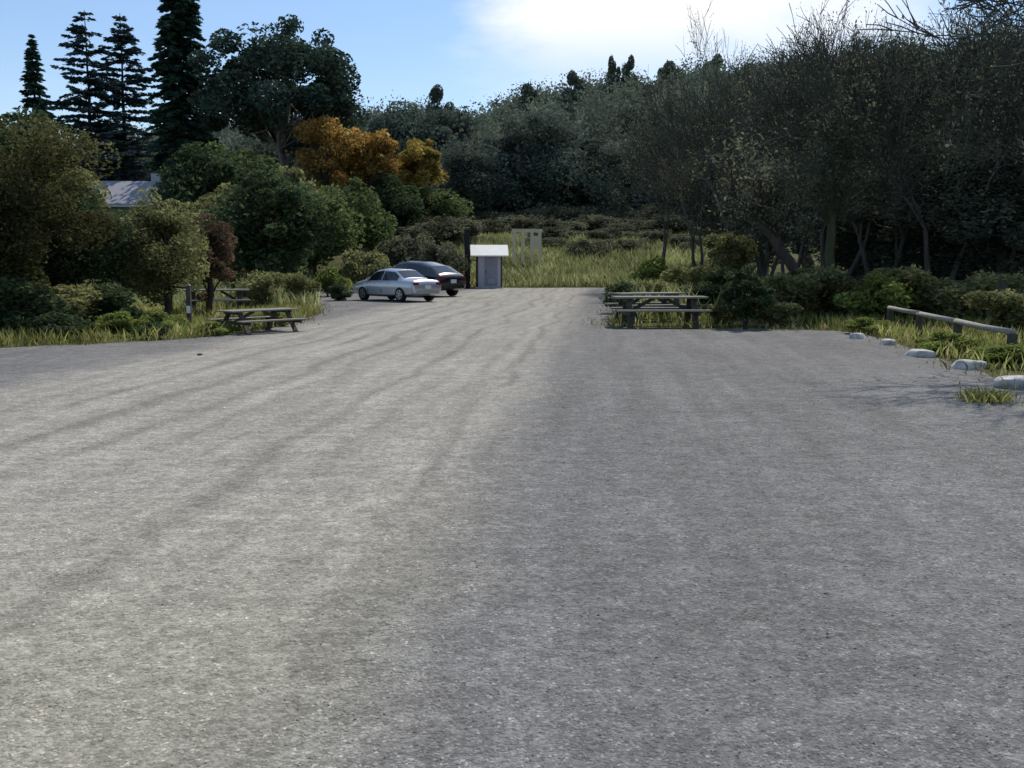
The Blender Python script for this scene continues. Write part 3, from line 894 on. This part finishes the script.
place_set([dk, gr, ol], [
    (268, 44, 176, 2.7, 0, 'dark bushy tree in front of the huge tree, right of the reddish bush'),
    (232, 50, 182, 2.6, 2, 'olive bushy tree behind the reddish bush'),
    (352, 72, 178, 3.2, 1, 'green bushy tree below the tall orange tree'),
    (314, 60, 186, 2.6, 1, 'mid green bushy tree left of the one below the orange trees'),
    (392, 86, 178, 3.4, 0, 'dark bushy tree below the middle orange tree'),
    (432, 90, 186, 3.2, 1, 'green bushy tree under the yellow orange tree'),
    (200, 70, 150, 3.5, 0, 'dark bushy tree at the foot of the tall dense conifer'),
    (172, 64, 198, 2.2, 2, 'olive bushy tree just right of the house roof'),
    (52, 72, 150, 3.4, 2, 'broad olive tree left of the house roof'),
    (20, 66, 118, 4.6, 0, 'dark tree under the small spire conifer'),
    (230, 74, 142, 4.0, 1, 'green bushy tree below the left side of the huge tree'),
    (134, 70, 206, 2.2, 1, 'green bush in front of the house wall'),
    (290, 66, 165, 3.2, 2, 'olive tree between the pale trunks and the dark bushy tree'),
    (115, 112, 150, 6.0, 0, 'dark tree behind the house under the open conifers')], 'bushy trees behind the left verge')

# ---- left verge bushes
b = broad('large_bush', 'bush', 'very large dark olive bush filling the far left of the photo', 5.3, 2.15, .25, 'l_dkolive', 140, 70, 620, .052, spread=.3)
put(b, gpos(10, 22.5), .4)
b = broad('large_bush', 'bush', 'dark green bush joined to the right of the very large olive bush', 3.6, 1.5, .2, 'l_dark', 141, 50, 480, .055)
put(b, gpos(70, 25.5), .4)
b = broad('large_bush', 'bush', 'tall olive bush behind the marker post', 3.5, 1.35, .2, 'l_olive', 142, 44, 420, .052)
put(b, gpos(168, 27), .1)
b = broad('rusty_bush', 'bush', 'reddish brown bush beside the tall olive bush', 3.2, .95, .3, 'l_rust', 143, 30, 320, .05)
put(b, gpos(208, 29), .1)
b = broad('large_bush', 'bush', 'dark bush in the gap between the two tall left bushes', 3.2, 1.3, .15, 'l_dark', 144, 40, 400, .055)
put(b, gpos(122, 29), .1)
lowp = (broad('low_shrub', 'shrub', None, .9, .62, .05, 'l_lime', 145, 26, 150, .045, stems=3), .9, .62)
lowd = (broad('low_shrub', 'shrub', None, .9, .62, .05, 'l_dark', 146, 26, 150, .045, stems=3), .9, .62)
lowo = (broad('low_shrub', 'shrub', None, 1.2, .7, .08, 'l_olive', 147, 30, 170, .05, stems=3), 1.2, .7)
place_set([lowp, lowd, lowo], [
    (14, 21.3, 278, 1.15, 1, 'dark low shrub under the far left bush, cut by the photo side'),
    (52, 22.6, 280, 1.1, 2, 'olive shrub under the very large left bush'),
    (92, 23.6, 284, 1.0, 1, 'dark shrub under the dark green left bush'),
    (62, 20.2, 312, .6, 1, 'low dark shrub at the foot of the large left bushes'),
    (118, 21.4, 312, .55, 0, 'bright green low shrub on the left verge beside the dark one'),
    (160, 22.3, 312, .5, 0, 'bright green low shrub just left of the marker post'),
    (150, 20.8, 322, .45, 1, 'low dark shrub on the gravel edge below the bright green ones'),
    (255, 33, 268, .9, 2, 'olive shrub behind the left picnic table'),
    (300, 36, 270, .8, 2, 'olive shrub right of the one behind the left picnic table'),
    (340, 41.0, 283, .6, 1, 'dark shrub beside the nose of the silver sedan'),
    (330, 46, 268, .9, 0, 'green shrub left of the silver sedan'),
    (365, 52, 246, 1.3, 2, 'tall olive shrub behind the silver sedan'),
    (628, 30.5, 282, .8, 1, 'dark shrub behind the left end of the near right picnic table'),
    (668, 31.2, 278, .85, 2, 'olive shrub between the two right picnic tables'),
    (704, 29.6, 282, .8, 1, 'dark shrub behind the right end of the near right picnic table'),
    (726, 24.9, 302, .55, 2, 'small olive shrub touching the right end of the near right table'),
    (214, 21.6, 322, .45, 0, 'green weeds in front of the left end of the left picnic table'),
    (236, 23.8, 312, .55, 2, 'olive weeds behind the middle of the left picnic table'),
    (272, 24.6, 308, .5, 0, 'green weeds behind the right end of the left picnic table'),
    (774, 24.8, 300, .6, 2, 'olive shrub right of the dark many stemmed shrub beside the table'),
    (790, 27, 268, 1.0, 2, 'olive shrub under the leaning trunk at the right'),
    (835, 27.5, 262, 1.1, 2, 'olive shrub beside the mossy trunk'),
    (880, 26, 275, 1.0, 0, 'green shrub at the far end of the log rail'),
    (925, 26.5, 262, 1.2, 2, 'olive shrub behind the middle of the log rail'),
    (975, 25.5, 268, 1.1, 2, 'olive shrub behind the near end of the log rail, beside the green one'),
    (1020, 21.5, 286, .9, 2, 'olive shrub by the lone fence post at the right side'),
    (690, 36, 262, 1.1, 2, 'olive shrub behind the two right picnic tables'),
    (725, 34, 266, 1.0, 1, 'dark shrub behind the right end of the picnic tables'),
    (655, 46, 258, 1.2, 0, 'green shrub in the bed far behind the picnic tables'),
    (868, 22.0, 318, .55, 0, 'small green shrub beside the farthest boulder'),
    (948, 17.0, 332, .5, 0, 'small green shrub between the rail and the white boulders'),
    (1010, 15.2, 345, .5, 0, 'small green shrub just behind the nearest boulder')], 'low shrubs around the lot')
put(broad('stemmed_shrub', 'shrub', 'dark leafy many stemmed shrub just right of the near right table', 1.5, .62, .12, 'l_dark', 149, 34, 200, .045, 'bark', stems=4), gpos(748, 23.7), .2)
sm = broad('small_tree', 'tree', 'small olive tree with two thin dark stems behind the picnic tables', 2.75, .95, 1.35, 'l_olive', 150, 28, 200, .065, 'bark', stems=2)
put(sm, gpos(733, 33), .3)

# ---- brown scrub at the back of the meadow
br = (bare('bare_shrub', None, 4.0, 160, 'l_mist', 5, 4, stems=5, spread=.6, leaf=.13, cat='shrub', twigr=.012), 4.0, 1.9)
for_meadow = [(548, 86, 'grey brown scrub at the back left of the meadow'), (575, 90, 'grey brown scrub a little left of the middle of the meadow back'), (604, 86, 'grey brown scrub in the middle of the meadow back'), (630, 89, 'grey brown scrub a little right of the middle of the meadow back'), (655, 85, 'grey brown scrub at the back right of the meadow'), (684, 82, 'grey brown scrub at the end of the meadow by the bare trees')]
rows = [(452, 84, 'brown scrub bush behind the black hatchback'), (478, 96, 'brown scrub bush behind the vent pipe'), (520, 100, 'brown scrub bush behind the wooden frame'),
        (560, 96, 'brown scrub bush right of the wooden frame'), (598, 102, 'brown scrub bush at the back middle of the meadow'), (634, 97, 'brown scrub bush at the back right of the meadow'),
        (668, 92, 'brown scrub bush behind the picnic tables'), (425, 82, 'brown scrub bush behind the two cars'), (540, 108, 'brown scrub bush deep under the tallest dark oak'),
        (500, 106, 'brown scrub bush deep behind the pale cabin roof'), (580, 108, 'brown scrub bush deep above the left of the meadow'), (617, 109, 'brown scrub bush deep above the right of the meadow'), (650, 106, 'brown scrub bush deep left of the misty bare trees')]
place_set([br], [(px, Y, (206 if i < 8 else 196) + (i * 7) % 14, 2.9, 0, lb) for i, (px, Y, lb) in enumerate(rows)] + [(px, Y, 221 + (i * 5) % 9, 1.7, 0, lb) for i, (px, Y, lb) in enumerate(for_meadow)], 'brown scrub behind the meadow')
mb_ = (broad('meadow_bush', 'bush', None, 1.6, 1.2, .05, 'l_mist', 165, 28, 160, .07, stems=3), 1.6, 1.2)
place_set([mb_], [(585, 78, 238, 1.7, 0, 'pale grey green bush in the middle of the meadow'), (548, 82, 236, 1.9, 0, 'pale grey green bush right of the wooden frame'),
                  (625, 80, 238, 1.7, 0, 'pale grey green bush at the right of the meadow'), (440, 60, 240, 1.8, 0, 'grey green bush between the cars and the vent pipe'),
                  (405, 62, 232, 2.2, 0, 'broad grey green bush above the silver sedan')], 'pale bushes in the meadow')

# ---- right hand trees
bt = [(bare('bare_tree', None, 11, 170 + i, 'l_mist', 7, 6, stems=2 + i % 2, spread=.5 + .05 * i, leaf=.044, twigr=.013, keep=.17, lean=(.05 * (i - 1), 0)), 0, 0) for i in range(3)]
def tree_extent(root):
    lo, hi, rr = 0, 0, 0
    for ch in root.children:
        if ch.name.startswith('twigs'):
            co = np.empty(len(ch.data.vertices) * 3, np.float32); ch.data.vertices.foreach_get('co', co); co = co.reshape(-1, 3)
            hi = float(np.percentile(co[:, 2], 99.5)); rr = float(np.percentile(np.hypot(co[:, 0], co[:, 1]), 92))
    return hi, rr
bt = [(b_[0], *tree_extent(b_[0])) for b_ in bt]
rows = [(662, 58, 122, 3.8, 0, 'faint grey twiggy tree at the left end of the bare trees'),
        (705, 52, 82, 4.2, 1, 'grey twiggy tree left of the tall bare trees, in front of the hill'),
        (742, 45, 28, 4.0, 2, 'bare tree whose feathery tip stands alone against the white cloud'),
        (792, 38, 60, 3.6, 0, 'grey twiggy tree behind the leaning trunk'),
        (838, 34, 30, 4.4, 1, 'tall bare tree right of the white cloud, its twigs beyond the top of the photo'),
        (893, 32, 20, 4.2, 2, 'tall bare tree in the middle of the right side thicket'),
        (948, 30, 8, 4.0, 0, 'tall bare tree above the middle of the log rail'),
        (1000, 31, 4, 4.4, 1, 'tall bare tree above the near end of the log rail'),
        (1062, 29, 2, 4.6, 2, 'tall bare tree cut by the right side of the photo'),
        (770, 56, 70, 4.5, 1, 'grey twiggy tree deep behind the leaning trunk'),
        (860, 46, 48, 4.5, 0, 'grey twiggy tree deep in the right side thicket'),
        (1208, 16.4, -330, 3.9, 1, 'bare tree beyond the right side, only overhanging twigs showing in the top right corner')]
place_set(bt, rows, 'bare trees on the right')
bk = [(broad('thicket_tree', 'tree', None, 11, 4.2, .8, 'l_greydark', 180 + i, 90, 420, .10, 'bark_grey', spread=.28, shell=.3), 11, 4.2) for i in range(2)]
rows = [(765, 62, 74, 5.0, 0, 'dull dark tree at the left end of the thicket behind the bare trees'),
        (815, 52, 62, 4.6, 1, 'dull dark tree behind the leaning trunk'),
        (862, 46, 62, 4.6, 0, 'dull dark tree behind the tall bare tree next to the cloud'),
        (915, 43, 60, 4.6, 1, 'dull dark tree behind the middle of the thicket'),
        (965, 41, 56, 4.6, 0, 'dull dark tree behind the middle of the log rail'),
        (1015, 39, 55, 4.6, 1, 'dull dark tree at the right side behind the tall bare trees'),
        (1075, 38, 55, 4.6, 0, 'dull dark tree cut by the right side of the photo'),
        (728, 72, 92, 5.0, 1, 'dull dark tree between the misty trees and the hill'),
        (940, 32, 130, 3.0, 0, 'shorter dull dark tree in the shade above the log rail'),
        (1015, 30, 120, 3.2, 1, 'shorter dull dark tree above the lone fence post'),
        (870, 36, 150, 3.0, 1, 'shorter dull dark tree right of the mossy trunk')]
place_set(bk, rows, 'dark thicket trees on the right')

def lean_tree(name, label, pts, rs, bark, seed, mat='l_mist'):
    rng = np.random.default_rng(seed)
    a = Vector(pts[0]); root = empty(name, a, 0, label, 'tree')
    P = [Vector(p) - a for p in pts]
    dense, rr = [], []
    for i in range(len(P) - 1):
        for k in range(4):
            t = k / 4; dense.append(P[i].lerp(P[i + 1], t) + Vector(rng.normal(0, .03, 3))); rr.append(rs[i] + (rs[i + 1] - rs[i]) * t)
    dense.append(P[-1]); rr.append(rs[-1])
    mb = MB(); mb.tube(dense, rr, 9)
    tw = MB(); tips = []
    for i in range(len(dense) // 2, len(dense)):
        for k in range(4):
            d = Vector(rng.normal(0, 1, 3)); d.z = abs(d.z) + .4; d.normalize()
            q = dense[i] + d * (1.0 + rng.random())
            pts2 = limb(mb, dense[i], q, rr[i] * .4, .015, rng, 4, .15, 5)
            for s in range(12):
                st = pts2[int(rng.integers(1, 5))]
                e = st + Vector(rng.normal(0, .45, 3)) + Vector((0, 0, .2))
                tw.tube([st, st.lerp(e, .5) + Vector(rng.normal(0, .06, 3)), e], [.010, .008, .005], 3, cap=False); tips += [st.lerp(e, .5), e]
    mb.build('trunk', M[bark], root, smooth=True); tw.build('twigs', M['twig'], root)
    T = np.array([tuple(t) for t in tips]); Pq = np.repeat(T, 4, 0) + rng.normal(0, .12, (len(T) * 4, 3))
    L = .06 * (.6 + .8 * rng.random(len(Pq)))
    np_mesh('leaves', leaf_quads(Pq, rng.normal(size=Pq.shape), L, L * .45, rng), 4, M[mat], root)
lean_tree('leaning_tree', 'dark trunk leaning far over to the left beside the thicket', [at(812, 27.5, 306) * 1, at(788, 27.6, 262), at(765, 27.8, 225), at(738, 28.2, 204)], [.17, .15, .12, .06], 'bark', 190)
bpos = gpos(829, 29.5)
lean_tree('mossy_tree', 'slim upright trunk covered in yellow green moss', [bpos, bpos + Vector((.05, 0, 1.8)), bpos + Vector((.0, .1, 3.4)), bpos + Vector((.25, .2, 5.0))], [.16, .14, .11, .05], 'bark_moss', 191)

# ---- hillside wood
def hill_wood():
    n = 3000
    Y = 128 + 182 * R.random(n) ** .85
    X = -.62 * Y + 1.24 * Y * R.random(n)
    Z = hz(X, Y)
    per = 560
    rr = (2.2 + 2.0 * R.random(n)) * (.8 + Y / 600)
    hh = rr * (1.2 + .8 * R.random(n))
    N_ = n * per
    idx = np.repeat(np.arange(n), per)
    g = unit(R.normal(size=(N_, 3))) * (R.random((N_, 1)) ** .5 * .97)
    lump = 1 + .16 * np.sin(g[:, :1] * 5 + idx[:, None]) * np.sin(g[:, 1:2] * 4 + idx[:, None] * 2)
    g = g * lump
    P = np.stack([X[idx] + g[:, 0] * rr[idx], Y[idx] + g[:, 1] * rr[idx], Z[idx] + hh[idx] * .95 + g[:, 2] * hh[idx]], 1)
    L = (.22 + .2 * R.random(N_)) * (.6 + Y[idx] / 350) * np.clip(2.5 - 1.9 * np.linalg.norm(g, axis=1), .6, 2.2)
    o = np_mesh('hillside_wood', leaf_quads(P, R.normal(size=(N_, 3)), L, L * .55, R), 4, M['l_hill_haze'])
    tag(o, 'dense haze tinted blue green woodland covering the whole hillside below the skyline', 'woodland', kind='stuff')
hill_wood()
rt = (broad('ridge_tree', 'tree', None, 10, 3.6, 1.5, 'l_hill_haze', 200, 30, 200, .34), 10, 3.6)
place_set([rt], [(575, 262, 70, 3.4, 0, 'round tree breaking the skyline at the left end of the high ridge'),
                 (612, 268, 56, 2.0, 0, 'narrow tree on the ridge, left of the close skyline pair'),
                 (628, 268, 55, 2.2, 0, 'narrow tree on the ridge, right of the close skyline pair'),
                 (668, 270, 60, 4.0, 0, 'low wide tree on the ridge right of the skyline pair'),
                 (712, 270, 54, 3.6, 0, 'tree on the ridge just left of the feathery bare tip'),
                 (530, 255, 84, 4.0, 0, 'tree where the skyline starts to climb above the meadow')], 'trees along the ridge')

# ---- grass
P = scatter(52000, -15, -4.8, 12, 34, thr=-.4); P = P[(P[:, 0] > -.62 * P[:, 1] - 1)]
blades('verge_grass', P, .08, .38, .014, M['g_verge'], 'bright yellow green grass and weeds along the left edge of the lot')
P = scatter(52000, 1.8, 14.5, 8, 34, thr=-.3); P = P[(P[:, 0] < .62 * P[:, 1] + 1)]
near = (P[:, 1] > 23) & (P[:, 1] < 26.5) & (P[:, 0] < 7) & (R.random(len(P)) < .75)
P = P[~near]
blades('verge_grass', P, .08, .36, .014, M['g_verge'], 'yellow green grass and weeds along the right edge of the lot')
P = scatter(46000, -18, -4.5, 33, 66, thr=-.5)
blades('verge_grass', P, .2, .75, .03, M['g_dry'], 'pale grass growing behind the parked cars')
P = scatter(120000, -9, 16, 28, 96, thr=-1.2); P = P[(P[:, 1] > 61) | (P[:, 0] > 3.4)]
blades('meadow_grass', P, .3, 1.05, .035, M['g_dry'], 'tall pale yellow green grass of the meadow beyond the lot')
q = ground(986, 404)
a_ = R.normal(0, .13, (420, 2)) + np.array([q.x, q.y])
o = blades('weed_tuft', a_, .05, .17, .010, M['g_verge'], None, None, .5, np.full(420, .03))
tag(o, 'small yellow green weed tuft growing out of the gravel at the right', 'weed'); o['kind'] = 'thing'

ei = R.integers(0, len(LOTR), 16000)
ed = LOTR[ei] + R.normal(0, .34, (16000, 2)) * (R.random((16000, 1)) ** .7)
ed = ed[(ed[:, 1] > 6) & (np.sin(ed[:, 0] * 2.1 + ed[:, 1] * 1.7) + R.normal(0, .8, len(ed)) > -.2)]
blades('edge_grass', ed, .03, .2, .012, M['g_edge'], 'thin ragged dry grass straggling into the gravel along the lot edges', 'grass', .5, np.full(len(ed), .028))

# ------------------------------------------------------------------ world, sun
SUN_AZ, SUN_EL = math.radians(24), math.radians(50)      # azimuth clockwise from +Y
w = bpy.data.worlds.new("World"); sc.world = w; w.use_nodes = True
nt = w.node_tree; nt.nodes.clear()
sky = N(nt, 'ShaderNodeTexSky', sky_type='NISHITA'); sky.sun_disc = False
sky.sun_elevation = SUN_EL; sky.sun_rotation = SUN_AZ; sky.air_density = 1.0; sky.dust_density = .3; sky.ozone_density = 2.0
tc = N(nt, 'ShaderNodeTexCoord'); sep = N(nt, 'ShaderNodeSeparateXYZ'); nt.links.new(tc.outputs['Generated'], sep.inputs[0])
zz = math_(nt, 'ADD', sep.outputs[2], .12)
cm = N(nt, 'ShaderNodeCombineXYZ'); nt.links.new(math_(nt, 'DIVIDE', sep.outputs[0], zz), cm.inputs[0]); nt.links.new(math_(nt, 'DIVIDE', sep.outputs[1], zz), cm.inputs[1])
cl = noise(nt, cm.outputs[0], 1.1, 6, .6)
cv = ray(690, -70).normalized()
dp = N(nt, 'ShaderNodeVectorMath', operation='DOT_PRODUCT'); nt.links.new(tc.outputs['Generated'], dp.inputs[0]); dp.inputs[1].default_value = cv
blob = mapr(nt, dp.outputs['Value'], .958, 1.0)
mask = math_(nt, 'ADD', math_(nt, 'MULTIPLY', blob, .85), math_(nt, 'MULTIPLY', math_(nt, 'SUBTRACT', cl, .5), 1.7))
mask = math_(nt, 'MULTIPLY', mapr(nt, mask, .12, .80), mapr(nt, sep.outputs[2], .165, .235, .3, 1))
skyc = mixc(nt, 1.0, sky.outputs[0], (.86, .98, 1.12), 'MULTIPLY')
hzf = math_(nt, 'ADD', .13, mapr(nt, sep.outputs[2], .22, .06, 0, .3))
skyc = mixc(nt, hzf, skyc, (6.6, 8.0, 8.9))
col = mixc(nt, mask, skyc, (8.8, 8.9, 8.9))
bg = N(nt, 'ShaderNodeBackground'); bg.inputs[1].default_value = .12
nt.links.new(col, bg.inputs[0])
ow = N(nt, 'ShaderNodeOutputWorld'); nt.links.new(bg.outputs[0], ow.inputs[0])

sd = bpy.data.lights.new('sun', 'SUN'); sd.energy = 4.4; sd.angle = math.radians(.5); sd.color = (1.0, .94, .83)
so = bpy.data.objects.new('sun', sd); COL.objects.link(so)
dv = Vector((math.sin(SUN_AZ) * math.cos(SUN_EL), math.cos(SUN_AZ) * math.cos(SUN_EL), math.sin(SUN_EL)))
so.rotation_euler = dv.to_track_quat('Z', 'Y').to_euler(); so.location = dv * 50

cd = bpy.data.cameras.new('camera'); cam = bpy.data.objects.new('camera', cd); COL.objects.link(cam)
cd.sensor_width = 36; cd.lens = F / 1024 * 36; cd.clip_end = 3000; cd.clip_start = .05
cam.location = (0, 0, CAMZ); cam.rotation_euler = (PI / 2 - PITCH, 0, 0)
sc.camera = cam
sc.view_settings.view_transform = 'Standard'; sc.view_settings.look = 'None'; sc.view_settings.exposure = 0; sc.view_settings.gamma = 1
sc.cycles.max_bounces = 5; sc.cycles.diffuse_bounces = 3; sc.cycles.transmission_bounces = 3; sc.cycles.glossy_bounces = 2
sc.cycles.use_denoising = True
sc.cycles.filter_width = 1.5
